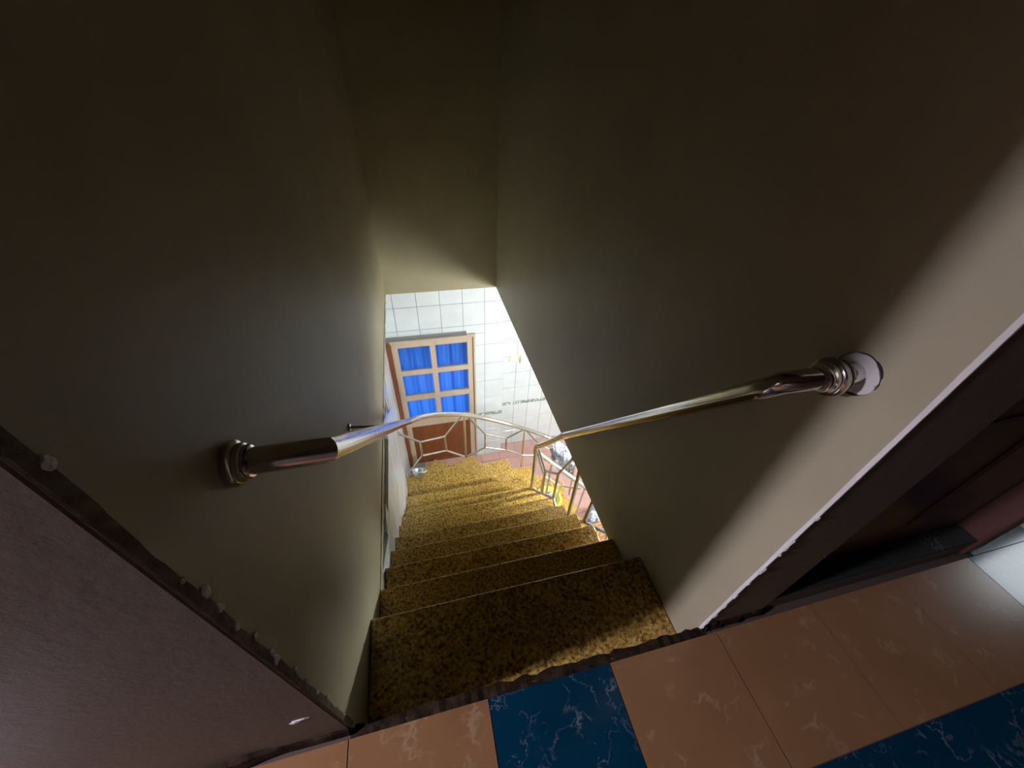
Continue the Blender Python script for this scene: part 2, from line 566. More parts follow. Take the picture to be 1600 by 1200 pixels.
wfr = struct(box('wall_front_right', dx1, 4.7, 0.25, 0.45, 0, CEIL, M_hall), 'plaster hall wall right of the dark wooden door', 'wall')
box('wall_over_door', dx0, dx1, 0.0, 0.2, 2.15, CEIL, M_hall, wfr)
box('wall_return', dx1, dx1 + 0.1, 0.0, 0.25, 0.0, CEIL, M_hall, wfr)
box('floor_extension', W + 0.2, 4.7, -0.02, 0.26, -0.30, -0.013, M_grout, floor)
for i in range(5, 11):
    x0 = 0.387 + T * i
    floor_tile(max(x0, dx1), x0 + T, YE, 0.25, M_blue if i == 5 else M_tan)

# ------------------------------------------------------------------ setting: lower level
slab = struct(box('ceiling_lower', W + 0.24, 4.2, -1.2, YF2 + 0.2, ZB - 0.02, ZB + 0.12, M_room), 'white plaster ceiling of the lower room', 'ceiling')
box('ceiling_strip', -0.35, W + 0.24, YB + 0.2, YF2 + 0.2, ZB, ZB + 0.14, M_room, slab)
box('ceiling_strip', -0.35, W + 0.24, -1.2, -0.03, ZB, ZB + 0.12, M_room, slab)
struct(box('wall_lower_right', 4.1, 4.2, -1.2, YF2 + 0.2, ZF, ZB, M_room), 'white painted wall at the right of the lower room', 'wall')
struct(box('wall_lower_near', -0.3, 4.2, -1.3, -1.2, ZF, ZB, M_room), 'white painted wall under the upper hall', 'wall')
floor_l = struct(box('floor_lower', -0.35, 4.2, -1.3, YF2 + 0.2, ZF - 0.1, ZF - 0.011, M_wgrout), 'pink tiled floor of the lower room', 'floor')
for i in range(0, 11):
    for j in range(0, 9):
        x0 = 0.10 + 0.3 * i; y0 = 1.2 + 0.3 * j
        floor_tile(x0, x0 + 0.3, y0, min(y0 + 0.3, YF2), M_pink, ZF, 0.010, floor_l, 'floor_tile', 0.002)


def tile_wall(parent, fn, us, vs, th, skip=None, m=M_wtile, jitter=0.0012):
    """fn(u, v, w): surface point -> world; a tile for each cell, each proud of the grout by its own amount"""
    o0, ex, ez = fn(0, 0), fn(1, 0) - fn(0, 0), fn(0, 1) - fn(0, 0)
    nrm = fn.normal
    rot = Matrix((ex.normalized(), ez.normalized(), nrm)).transposed().to_4x4()
    for i in range(len(us) - 1):
        for j in range(len(vs) - 1):
            u0, u1, v0, v1 = us[i], us[i + 1], vs[j], vs[j + 1]
            cells = skip(u0, u1, v0, v1) if skip else [(u0, u1, v0, v1)]
            for (u0, u1, v0, v1) in cells:
              key = ('w', round(u1 - u0, 3), round(v1 - v0, 3), m.name)
              if key not in tile_me:
                  hx, hz = (u1 - u0) / 2 - 0.0022, (v1 - v0) / 2 - 0.0022
                  b = box_bm(-hx, hx, -hz, hz, 0, th, 0.0025)
                  bmesh.ops.recalc_face_normals(b, faces=b.faces)
                  me = bpy.data.meshes.new('wall_tile'); b.to_mesh(me); b.free(); me.materials.append(m); tile_me[key] = me
              t = link('wall_tile', tile_me[key], None, parent)
              c = fn((u0 + u1) / 2, (v0 + v1) / 2) + nrm * random.uniform(0, jitter)
              tilt = Matrix.Rotation(random.uniform(-0.003, 0.003), 4, 'X') @ Matrix.Rotation(random.uniform(-0.003, 0.003), 4, 'Y')
              t.matrix_world = Matrix.Translation(c) @ rot @ tilt


class Plane:
    def __init__(s, o, ex, ez):
        s.o, s.ex, s.ez = Vector(o), Vector(ex).normalized(), Vector(ez).normalized()
        s.normal = s.ex.cross(s.ez).normalized()

    def __call__(s, u, v):
        return s.o + s.ex * u + s.ez * v


# far wall with the door: u = x, v = z
DX0, DX1, DZ1 = -0.105, 0.935, -1.198      # door opening
XC = 1.335                                  # its right corner
wf = bmesh.new()
box_bm(-0.35, DX0, YF + 0.006, YF + 0.12, ZF, ZB, bm=wf)
box_bm(DX1, XC, YF + 0.006, YF + 0.12, ZF, ZB, bm=wf)
box_bm(DX0, DX1, YF + 0.006, YF + 0.12, DZ1, ZB, bm=wf)
box_bm(DX0 - 0.12, DX0, YF + 0.12, YF + 0.26, ZF, ZB, bm=wf)
box_bm(DX1, DX1 + 0.12, YF + 0.12, YF + 0.26, ZF, ZB, bm=wf)
box_bm(XC - 0.1, XC - 0.006, YF + 0.12, YF2 + 0.1, ZF, ZB, bm=wf)
wall_far = struct(from_bm(wf, 'wall_far', M_wgrout), 'white tiled wall around the blue glazed door', 'wall')
BZ = -2.64
us = [XC - 0.262 * k for k in range(7, -1, -1)]
us[0] = -0.35
vs_hi = [BZ + 0.03 + 0.308 * k for k in range(8)]
vs_hi[-1] = ZB
vs_lo = [ZF + 0.001, ZF + 0.30, ZF + 0.605, BZ - 0.03]
pl = Plane((0, YF + 0.006, 0), (1, 0, 0), (0, 0, 1))


def skip_far(u0, u1, v0, v1):
    if v0 >= DZ1 - 0.01 or u1 <= DX0 or u0 >= DX1:
        return [(u0, u1, v0, v1)]
    out = []
    if v1 > DZ1 + 0.02:
        out.append((u0, u1, DZ1, v1))
    zt = min(v1, DZ1)
    if DX0 - u0 > 0.02:
        out.append((u0, DX0, v0, zt))
    if u1 - DX1 > 0.02:
        out.append((DX1, u1, v0, zt))
    return out


tile_wall(wall_far, pl, us, vs_hi, 0.006, skip_far)
tile_wall(wall_far, pl, us, vs_lo, 0.006, skip_far)
tile_wall(wall_far, pl, [DX1, XC - 0.262 * 1, XC], [BZ - 0.03, BZ + 0.03], 0.006, None, M_border)
# the wall set back to the right
wall_far2 = struct(box('wall_far_right', XC, 4.1, YF2 + 0.006, YF2 + 0.12, ZF, ZB, M_wgrout), 'white tiled wall set back right of the door', 'wall')
pl2 = Plane((0, YF2 + 0.006, 0), (1, 0, 0), (0, 0, 1))
us2 = [XC + 0.006] + [XC + 0.222 * k for k in range(1, 10)]
vs2_hi = [BZ + 0.03 + 0.292 * k for k in range(8)]; vs2_hi[-1] = ZB
vs2_lo = [ZF + 0.001, ZF + 0.32, ZF + 0.612, BZ - 0.03]
tile_wall(wall_far2, pl2, us2, vs2_hi, 0.006)
tile_wall(wall_far2, pl2, us2, vs2_lo, 0.006)
tile_wall(wall_far2, pl2, us2, [BZ - 0.03, BZ + 0.03], 0.006, None, M_border)
# little return between the two
plr = Plane((XC - 0.006, YF2, 0), (0, -1, 0), (0, 0, 1))

# left wall below the plaster: bare concrete with white tiles
KY = 2.05       # where the lower wall bends away
wlow = bmesh.new()
for (ya, yb, xa, xb) in ((0.0, KY, -0.030, -0.030), (KY, YF + 0.1, -0.030, -0.165)):
    lo = [wlow.verts.new(c) for c in ((xa, ya, ZF), (xb, yb, ZF), (xb - 0.15, yb, ZF), (xa - 0.15, ya, ZF))]
    hi = [wlow.verts.new(c) for c in ((xa, ya, ZB), (xb, yb, ZB), (xb - 0.15, yb, ZB), (xa - 0.15, ya, ZB))]
    wlow.faces.new(lo); wlow.faces.new(hi[::-1])
    for k in range(4):
        wlow.faces.new((lo[k], lo[(k + 1) % 4], hi[(k + 1) % 4], hi[k]))
wall_ll = struct(from_bm(wlow, 'wall_lower_left', M_conc), 'white tiled wall with bare concrete strip along the left of the stairs', 'wall')
vl = [ZF + 0.001 + 0.30 * k for k in range(10)]; vl[-1] = -0.66
pla = Plane((-0.029, 0.0, 0), (0, 1, 0), (0, 0, 1))
tile_wall(wall_ll, pla, [0.40 + 0.206 * k for k in range(9)], vl, 0.021)
d2 = Vector((-0.135, YF + 0.1 - KY, 0)); L2 = d2.length - 0.1
plb = Plane((-0.029, KY, 0), d2, (0, 0, 1))
tile_wall(wall_ll, plb, [0.002 + L2 * k / 8 for k in range(9)], vl + [], 0.021)
# broken leftovers of tile above the last whole row
for (ya, yb, za, zb, zc) in ((0.52, 0.95, -0.66, -0.66, -0.44), (0.95, 1.10, -0.66, -0.56, -0.62), (1.70, 1.95, -0.66, -0.60, -0.50), (2.0, 2.25, -0.66, -0.45, -0.5), (2.35, 2.9, -0.66, -0.47, -0.60), (2.95, 3.55, -0.66, -0.50, -0.45)):
    xo = lambda y: -0.029 if y < KY else -0.029 - 0.135 * (y - KY) / (YF + 0.1 - KY)
    b = bmesh.new()
    P = [(ya, -0.66), (yb, -0.66), (yb, zb), ((ya + yb) / 2, (zb + zc) / 2 + 0.02), (ya, zc)]
    f0 = [b.verts.new((xo(y), y, z)) for y, z in P]; f1 = [b.verts.new((xo(y) + 0.02, y, z)) for y, z in P]
    b.faces.new(f0[::-1]); b.faces.new(f1)
    for k in range(5):
        b.faces.new((f0[k], f0[(k + 1) % 5], f1[(k + 1) % 5], f1[k]))
    from_bm(b, 'broken_tile', M_wtile, wall_ll)
# ragged lower lip of the plaster on the left wall
b = bmesh.new(); prev = None
for k in range(80):
    y = 0.40 + 3.02 * k / 79
    h = ZB + rnd.uniform(-0.010, 0.010)
    ring = [b.verts.new((0.0015 + rnd.uniform(0, 0.004), y, ZB + 0.05)), b.verts.new((0.002 + rnd.uniform(0, 0.005), y, h)), b.verts.new((-0.03, y, h + 0.006)), b.verts.new((-0.03, y, ZB + 0.05))]
    if prev:
        for q in range(4):
            b.faces.new((prev[q], prev[(q + 1) % 4], ring[(q + 1) % 4], ring[q]))
    prev = ring
from_bm(b, 'plaster_lip', M_cream, wall_left)
# rough plaster wedge in the corner of the opening
b = bmesh.new()
vv = [b.verts.new(c) for c in ((-0.1, YB - 0.004, ZB + 0.02), (0.045, YB - 0.004, ZB + 0.02), (-0.1, YB - 0.004, ZB - 0.055), (-0.1, YB + 0.05, ZB + 0.02), (0.045, YB + 0.05, ZB + 0.02), (-0.1, YB + 0.05, ZB - 0.055))]
for f in ((0, 2, 1), (3, 4, 5), (0, 1, 4, 3), (1, 2, 5, 4), (2, 0, 3, 5)):
    b.faces.new([vv[i] for i in f])
from_bm(b, 'plaster_wedge', M_cream, wall_back)

# ------------------------------------------------------------------ door with blue panes
door = struct(empty('door_1', (0.415, YF, ZF)), 'beige wooden door with six panes over a blue curtain', 'door')
yd0, yd1 = YF + 0.012, YF + 0.055
ST = 0.075
zrails = [(-1.322, -1.235), (-1.763, -1.683), (-2.207, -2.111), (-2.73, -2.58)]
lx0, lx1 = DX0 + 0.022, DX1 - 0.012
box('door_frame', DX0 - 0.028, lx0 - 0.002, YF - 0.035, YF + 0.10, ZF, DZ1 + 0.012, M_brown, door, 0.003)
box('door_frame', lx1 + 0.002, DX1 + 0.014, YF - 0.012, YF + 0.10, ZF, DZ1 + 0.012, M_beige, door, 0.003)
box('door_frame', DX0 - 0.028, DX1 + 0.014, YF - 0.03, YF + 0.10, DZ1 - 0.025, DZ1 + 0.016, M_beige, door, 0.003)
box('curtain_track', DX0 - 0.05, 0.84, YF - 0.05, YF, DZ1 + 0.018, DZ1 + 0.058, M_alu, door, 0.003)
box('stile', lx0, lx0 + ST, yd0, yd1, ZF + 0.01, -1.225, M_beige, door, 0.006, 2)
box('stile', lx1 - ST, lx1, yd0, yd1, ZF + 0.01, -1.225, M_beige, door, 0.006, 2)
box('mullion', 0.380, 0.449, yd0, yd1, -2.60, -1.25, M_beige, door, 0.006, 2)
for (za, zb) in zrails:
    box('rail', lx0 + ST - 0.004, lx1 - ST + 0.004, yd0 + 0.001, yd1 - 0.001, za, zb, M_beige, door, 0.006, 2)
box('rail', lx0 + ST - 0.004, lx1 - ST + 0.004, yd0 + 0.001, yd1 - 0.001, ZF + 0.01, ZF + 0.09, M_brown, door, 0.006, 2)
box('panel', lx0 + ST - 0.01, lx1 - ST + 0.01, yd0 + 0.006, yd1 - 0.006, ZF + 0.06, -2.70, M_brown, door)
zz = [-1.322, -1.683, -1.763, -2.111, -2.207, -2.58]
for r in range(3):
    for (xa, xb) in ((lx0 + ST - 0.004, 0.384), (0.445, lx1 - ST + 0.004)):
        box('pane', xa, xb, YF + 0.036, YF + 0.040, zz[2 * r + 1] - 0.005, zz[2 * r] + 0.005, M_glass, door)
adopt(door)
b = bmesh.new(); prev = None
for k in range(97):
    x = -0.10 + 1.03 * k / 96
    y = YF + 0.18 + 0.028 * math.sin(x * 34) + 0.012 * math.sin(x * 71 + 1)
    ring = [b.verts.new((x, y + 0.004 * math.sin(3 * q), -1.10 - 0.26 * q)) for q in range(9)]
    if prev:
        for q in range(8):
            b.faces.new((prev[q], ring[q], ring[q + 1], prev[q + 1]))
    prev = ring
cu = from_bm(b, 'curtain', M_curt, None, True)
tag(cu, 'bright blue curtain hanging behind the door panes', 'curtain')
rod = tube('curtain_rod', [(-0.105, YF + 0.18, -1.09), (0.934, YF + 0.18, -1.09)], 0.011, M_alu, cu)
yard = struct(box('wall_yard', -1.2, 2.4, 5.2, 5.3, ZF, -0.3, M_room), 'pale wall of the yard behind the blue curtain', 'wall')

# ------------------------------------------------------------------ stairs
stair = tag(empty('staircase', (0.57, 1.0, ZF)), 'golden granite stairs descending and winding to the right', 'stairs')
TH = 0.032
XR = 1.145


def tread(n, poly):
    return prism('tread', poly, -RISE * n - TH, -RISE * n, M_gran, stair, 0.011)


def riser(n, a, c, back):
    """upright board under nosing n, from tread n down to tread n+1, set back from the nose"""
    a, c = Vector(a), Vector(c); t = (c - a).normalized(); nn = Vector((-t.y, t.x))
    if nn.dot(Vector(back)) < 0:
        nn = -nn
    p = [a + nn * 0.018, c + nn * 0.018, c + nn * 0.040, a + nn * 0.040]
    return prism('riser', [(q.x, q.y) for q in p], -RISE * (n + 1), -RISE * n - TH, M_gran, stair)


for n in range(1, 9):
    y1 = NY[n]; y0 = NY[n - 1] - 0.035 if n > 1 else -0.03
    xl = -0.008 if n > 2 else 0.0
    tread(n, [(xl, y0), (XR if n > 2 else W, y0), (XR if n > 2 else W, y1), (xl, y1)])
    riser(n, (xl, y1), (XR if n > 2 else W, y1), (0, -1))
NW = [  # inner and outer end of each winder nosing
    None,
    ((1.10, 1.86), (-0.008, 1.86)),       # 9
    ((1.075, 1.875), (0.287, 2.389)),     # 10
    ((1.085, 1.90), (0.698, 2.498)),      # 11
    ((1.130, 1.90), (1.128, 2.52)),       # 12
    ((1.165, 1.86), (1.44, 2.48)),        # 13
    ((1.19, 1.80), (1.81, 2.21)),         # 14
    ((1.205, 1.74), (1.95, 2.02)),        # 15
    ((1.215, 1.68), (2.02, 1.82)),        # 16
    ((1.22, 1.60), (2.05, 1.60)),         # 17
    ((1.22, 1.38), (2.05, 1.38)),         # 18
    ((1.22, 1.16), (2.05, 1.16)),         # 19
]
tread(9, [(-0.008, NY[8] - 0.035), (1.135, NY[8] - 0.035), (1.135, 1.80), (1.10, 1.86), (-0.008, 1.86)])
riser(9, (-0.008, 1.86), (1.10, 1.86), (0, -1))
tread(10, [(-0.008, 1.825), (1.11, 1.825), (1.075, 1.875), (0.287, 2.389), (-0.008, 2.217)])
riser(10, (1.075, 1.875), (0.287, 2.389), (-1, -1))
tread(11, [(1.12, 1.80), (1.085, 1.90), (0.698, 2.498), (0.287, 2.389), (0.255, 2.365), (1.04, 1.85)])
riser(11, (1.085, 1.90), (0.698, 2.498), (-1, -0.3))
tread(12, [(1.14, 1.78), (1.130, 1.90), (1.128, 2.52), (0.698, 2.498), (0.665, 2.48), (1.05, 1.88)])
riser(12, (1.130, 1.90), (1.128, 2.52), (-1, 0))
for n in range(13, 20):
    (ia, oa), (ib, ob) = NW[n - 9], NW[n - 8]
    ia, oa, ib, ob = map(Vector, (ia, oa, ib, ob))
    t = (oa - ia).normalized(); nb = Vector((-t.y, t.x))
    if nb.dot(((ia + oa) - (ib + ob))) < 0:
        nb = -nb
    tread(n, [tuple(ia + nb * 0.035), tuple(ib), tuple(ob)] + ([(1.76, 2.35)] if n == 14 else []) + [tuple(oa), tuple(oa + nb * 0.035)])
    riser(n, ib, ob, tuple(nb))


# sloping underside of the straight flight
b = bmesh.new()
sec = [(0.0, -0.34), (1.60, -1.96), (1.60, -1.80), (0.0, -0.20)]
A = [b.verts.new((0.0, y, z - 0.04)) for y, z in sec]; B = [b.verts.new((XR - 0.02, y, z - 0.04)) for y, z in sec]
b.faces.new(A); b.faces.new(B[::-1])
for k in range(4):
    b.faces.new((A[k], A[(k + 1) % 4], B[(k + 1) % 4], B[k]))
from_bm(b, 'soffit', M_room, stair)
adopt(stair)

# ------------------------------------------------------------------ handrails
RP = 0.0225


def flange(parent, x, y, z, s):
    """stepped wall collar around a pipe leaving the wall along s*X"""
    prof = [(0.0375, 0), (0.0385, 0.002), (0.0385, 0.011), (0.036, 0.0135), (0.032, 0.0145), (0.0325, 0.018), (0.0315, 0.023), (0.028, 0.0245), (0.0285, 0.029), (0.0265, 0.033), (0.0235, 0.034)]
    return lathe('wall_collar', [(r, s * h) for r, h in prof], M_steel, parent, 36, (x, y, z), 'X')


hl = empty('handrail', (0.147, 0.9, -0.2))
tag(hl, 'shiny steel handrail along the left stair wall, round collar at its top', 'handrail', 'stair handrails')
LY, LZ, LX = 0.197, 0.960, 0.147
end_l = (0.147, 1.60, -0.415)
tube('top_pipe', [(0.0, LY, LZ), (LX, LY, LZ), (LX, LY + 0.012, LZ - 0.0119)], RP, M_steel, hl, 28)
tube('pipe', [(LX, LY + 0.010, LZ - 0.0098), end_l], RP, M_steel, hl, 28)
flange(hl, 0.0, LY, LZ, 1)
tube('bracket', [(0.0, 0.86, 0.345), (0.10, 0.865, 0.325), (LX, 0.88, 0.30)], 0.006, M_bar, hl, 10)
lathe('bracket_plate', [(0.016, 0), (0.016, 0.006), (0.010, 0.009)], M_bar, hl, 18, (0.0, 0.86, 0.345), 'X')
adopt(hl)

hr = empty('handrail', (1.06, 0.7, 0.2))
tag(hr, 'shiny steel handrail on the right stair wall with loose collar over a plaster hole', 'handrail', 'stair handrails')
RY, RZ = 0.123, 1.041
e0 = Vector((0.995, 0.160, 0.995)); e1 = Vector((1.100, 1.190, -0.310)); e2 = Vector((1.098, 1.49, -0.745)); e3 = Vector((1.092, 1.585, -0.91))
tube('top_pipe', [(W, RY, RZ), (1.02, RY + 0.012, RZ - 0.012), (1.003, RY + 0.022, RZ - 0.022), e0, e0 + (e1 - e0) * 0.02], RP, M_steel, hr, 28)
tube('pipe', [e0 + (e1 - e0) * 0.015, e1], RP, M_steel, hr, 28)
dd = (e1 - e0).normalized()
tube('sleeve', [e1 - dd * 0.025, e1 + dd * 0.01], RP + 0.002, M_steel, hr, 28)
tube('end_pipe', [e1] + catmull([e1 + dd * 0.005, e2, (1.0935, 1.575, -0.85), (1.0925, 1.590, -0.905), (1.092, 1.590, -0.945)], 5), RP * 0.94, M_steel, hr, 24)
flange(hr, W - 0.050, RY + 0.004, RZ - 0.004, -1)
lathe('backing_ring', [(0.034, 0), (0.036, -0.006), (0.030, -0.012)], M_dark, hr, 28, (W - 0.040, RY + 0.003, RZ - 0.003), 'X')
adopt(hr)
# hole in the plaster behind the loose collar: pale disc with a dark cracked rim
b = bmesh.new(); rnd2 = random.Random(11)
R0, R1, ctr = [], [], b.verts.new((W - 0.0035, RY - 0.004, RZ + 0.002))
for k in range(30):
    a = 2 * math.pi * k / 30; q = 0.041 * (1 + rnd2.uniform(-0.07, 0.07))
    R0.append(b.verts.new((W - 0.0035, RY - 0.004 + q * math.cos(a), RZ + 0.002 + q * math.sin(a))))
    R1.append(b.verts.new((W + 0.001, RY - 0.004 + q * 1.03 * math.cos(a), RZ + 0.002 + q * 1.03 * math.sin(a))))
for k in range(30):
    b.faces.new((ctr, R0[k], R0[(k + 1) % 30])); b.faces.new((R0[k], R1[k], R1[(k + 1) % 30], R0[(k + 1) % 30]))
from_bm(b, 'plaster_patch', M_chip, wall_right)
b = bmesh.new(); prev = None; first = None
for k in range(40):
    a = 2 * math.pi * k / 40; q = 0.0425; wd = 0.0002 + 0.0016 * max(0.0, math.sin(a * 3 + 0.9)) * (1 if math.cos(a) < 0.5 else 0.4)
    ring = [b.verts.new((W - 0.0045, RY - 0.004 + (q + s * wd) * math.cos(a), RZ + 0.002 + (q + s * wd) * math.sin(a))) for s in (-1, 1)]
    ring += [b.verts.new((W + 0.001, v.co.y, v.co.z)) for v in ring[::-1]]
    if prev:
        for s in range(4):
            b.faces.new((prev[s], prev[(s + 1) % 4], ring[(s + 1) % 4], ring[s]))
    else:
        first = ring
    prev = ring
for s in range(4):
    b.faces.new((prev[s], prev[(s + 1) % 4], first[(s + 1) % 4], first[s]))
from_bm(b, 'crack_rim', M_dark, wall_right)


# ------------------------------------------------------------------ balustrades
def bars(parent, segs, r=0.0102):
    for (a, c) in segs:
        tube('bar', [a, c], r, M_bar, parent, 10)


# inner one beside the straight flight
bi = empty('balustrade', (1.13, 1.1, -1.4))
tag(bi, 'steel bar balustrade with hexagon pattern beside the straight flight, under the right wall', 'balustrade', 'stair balustrades')
n_top, n_bot = (1.092, 1.590, -0.93), (1.092, 1.578, -1.456)
tube('newel_post', [n_top, n_bot], 0.0145, M_steel, bi, 14)
h1, h2, h3, h4 = (1.110, 1.390, -0.937), (1.126, 1.207, -0.733), (1.126, 1.211, -1.043), (1.110, 1.384, -1.232)
p_t, p_b = (1.146, 0.985, ZB), (1.146, 0.985, -0.915)
bars(bi, [((1.097, 1.540, -0.860), h1), (h1, h2), (h2, h3), (h3, h4), (h4, h1), (h2, (1.142, 1.09, ZB)), (h3, (1.134, 1.145, -1.09)), (h4, (1.095, 1.56, -1.42))])
tube('post', [p_t, p_b], 0.013, M_bar, bi, 12)
g1, g2, g3 = (1.163, 0.799, -0.44), (1.161, 0.820, -0.721), (1.157, 0.90, -0.84)
g4, g5, g6 = (1.180, 0.616, -0.498), (1.1785, 0.640, ZB), (1.181, 0.601, -0.546)
bars(bi, [((1.163, 0.795, ZB), g2), (g2, g3), (g2, g4), (g4, g5), (g4, g6)], 0.0125)
adopt(bi)

# outer curved one around the winders
bo = empty('balustrade', (0.9, 2.45, -2.2))
tag(bo, 'curved steel balustrade arching around the outside of the winding steps', 'balustrade', 'stair balustrades')
arc = [end_l, (0.160, 1.70, -0.510), (0.215, 1.95, -0.735), (0.341, 2.20, -0.978), (0.588, 2.42, -1.244), (0.860, 2.50, -1.434), (1.143, 2.50, -1.590), (1.453, 2.50, -1.792), (1.66, 2.44, -1.90), (1.85, 2.29, -2.00), (2.02, 2.05, -2.12), (2.10, 1.75, -2.30), (2.11, 1.40, -2.58), (2.11, 1.15, -2.78)]
tube('top_rail', catmull(arc, 7), RP, M_steel, bo, 20)
a0, a1, a2, a3 = (-0.008, 2.20, -1.147), (0.171, 2.30, -1.424), (0.412, 2.42, -1.526), (0.626, 2.492, -1.30)
c0, c1, c2, c3 = (0.0, 2.205, -1.775), (0.167, 2.32, -1.652), (0.417, 2.45, -1.787), (0.626, 2.50, -2.009)
d1, d2_, d3 = (0.846, 2.50, -1.670), (1.086, 2.50, -1.797), (1.292, 2.50, -1.690)
f1, f2, f3 = (0.846, 2.50, -1.894), (1.093, 2.50, -1.999), (1.292, 2.50, -2.139)
k1, k2 = (1.49, 2.50, -1.985), (1.70, 2.43, -2.11)
q1, q2 = (1.49, 2.50, -2.20), (1.70, 2.43, -2.33)
k3, q3 = (1.88, 2.27, -2.03), (1.88, 2.27, -2.45)
bars(bo, [(a0, a1), (a1, a2), (a2, a3), (c0, c1), (c1, c2), (c2, c3), (a1, c1), (a2, c2), (a3, d1), (d1, d2_), (d2_, d3), (c3, f1), (f1, f2), (f2, f3), (d1, f1), (d2_, f2), (d3, k1), (k1, k2), (k2, k3), (f3, q1), (q1, q2), (q2, q3), (k1, q1), (k2, q2)])
tube('post', [(0.626, 2.494, -1.285), (0.626, 2.500, -2.19)], 0.0105, M_steel, bo, 12)
tube('post', [(1.292, 2.500, -1.69), (1.300, 2.510, -2.42)], 0.0105, M_steel, bo, 12)
tube('post', [(1.88, 2.265, -2.03), (1.885, 2.24, -2.76)], 0.0105, M_steel, bo, 12)
tube('post', [(2.11, 1.70, -2.34), (2.09, 1.70, -3.1)], 0.0105, M_steel, bo, 12)
for (x, y, z) in ((-0.001, 2.20, -1.147), (0.626, 2.500, -2.18), (1.300, 2.510, -2.42)):
    b = bmesh.new(); bmesh.ops.create_uvsphere(b, u_segments=12, v_segments=8, radius=0.017)
    bmesh.ops.translate(b, verts=b.verts, vec=(x, y, z))
    from_bm(b, 'knob', M_steel, bo, True)
adopt(bo)

# inner one of the lower, turning flight
bl = empty('balustrade', (1.4, 1.55, -2.2))
tag(bl, 'steel balustrade of the lower flight behind the newel post', 'balustrade', 'stair balustrades')
lr = [(1.105, 1.615, -0.955), (1.161, 1.600, -1.021), (1.375, 1.50, -1.205), (1.587, 1.40, -1.392), (1.70, 1.28, -1.55), (1.72, 1.05, -1.80)]
tube('top_rail', catmull(lr, 6), 0.020, M_steel, bl, 18)
u1, u2, u3 = (1.20, 1.60, -1.30), (1.34, 1.53, -1.40), (1.50, 1.45, -1.38)
v1, v2, v3 = (1.20, 1.62, -1.62), (1.34, 1.56, -1.80), (1.52, 1.46, -1.98)
bars(bl, [((1.12, 1.61, -1.0), u1), (u1, u2), (u2, u3), (u1, v1), (v1, v2), (v2, u2), (v2, v3), (v3, (1.53, 1.44, -1.35)), (v3, (1.62, 1.40, -2.15))], 0.008)
tube('post', [(1.24, 1.565, -1.09), (1.27, 1.68, -2.92)], 0.010, M_bar, bl, 10)
adopt(bl)


# ------------------------------------------------------------------ things downstairs
# basin of laundry on a winder tread
bz = -RISE * 14
bx, by = 1.520, 2.065
bas = tag(lathe('basin', [(0.095, 0.0), (0.10, 0.002), (0.140, 0.085), (0.155, 0.09), (0.156, 0.096), (0.137, 0.094), (0.098, 0.008), (0.002, 0.006)], M_yell, None, 36, (0, 0, 0), 'Z', False), 'round lime green plastic basin on a lower winding step', 'basin')
bas.location = (bx, by, bz + 0.001)


def rag(name, loc, sx, sy, sz, m, seed, label, cat):
    rr = random.Random(seed)
    b = bmesh.new(); bmesh.ops.create_icosphere(b, subdivisions=4, radius=1)
    ph = [rr.uniform(0, 6) for _ in range(6)]
    for v in b.verts:
        n = v.co.copy()
        k = 1 + 0.16 * math.sin(5 * n.x + ph[0] + 3 * n.y) + 0.12 * math.sin(9 * n.y + ph[1]) + 0.08 * math.sin(13 * n.z + 7 * n.x + ph[2])
        v.co = Vector((n.x * sx * k, n.y * sy * k, max(n.z, -0.55) * sz * k))
    zmin = min(v.co.z for v in b.verts)
    for v in b.verts:
        v.co.z -= zmin
    o = from_bm(b, name, m, None, True)
    o.location = loc
    return tag(o, label, cat)


rag('cloth', (bx - 0.064, by - 0.020, bz + 0.012), 0.062, 0.058, 0.125, M_pinkc, 1, 'pink crumpled cloth in the lime green basin', 'cloth')
rag('cloth', (bx + 0.045, by + 0.05, bz + 0.010), 0.045, 0.036, 0.05, M_greyc, 2, 'grey crumpled cloth in the lime green basin', 'cloth')
rag('cloth', (bx + 0.038, by - 0.045, bz + 0.010), 0.030, 0.036, 0.085, M_lime2, 3, 'pale yellow green cloth in the lime green basin', 'cloth')

# pale cloth hung over the outer rail
b = bmesh.new(); prev = None
for k in range(29):
    t = k / 28
    cx, cy, cz = 1.64 + 0.24 * t, 2.455 - 0.19 * t, -1.885 - 0.135 * t
    nx, ny = 0.62, 0.78
    wv = 0.016 * math.sin(t * 19) + 0.010 * math.sin(t * 41)
    ring = []
    for (o_, dz) in ((0.030, -0.42 - 0.04 * math.sin(t * 9)), (0.034, -0.26), (0.032, -0.1), (0.026, 0.012), (0.0, 0.030), (-0.026, 0.012), (-0.032, -0.1), (-0.03, -0.22)):
        f = min(1, max(0, -dz * 4))
        oo = o_ + wv * f
        ring.append(b.verts.new((cx + nx * oo, cy + ny * oo, cz + dz)))
    if prev:
        for q in range(len(ring) - 1):
            b.faces.new((prev[q], ring[q], ring[q + 1], prev[q + 1]))
    prev = ring
cl = from_bm(b, 'hanging_cloth', M_cloth, None, True)
sm = cl.modifiers.new('solid', 'SOLIDIFY'); sm.thickness = 0.003
tag(cl, 'pale blue patterned cloth hung over the curved outer rail', 'cloth')

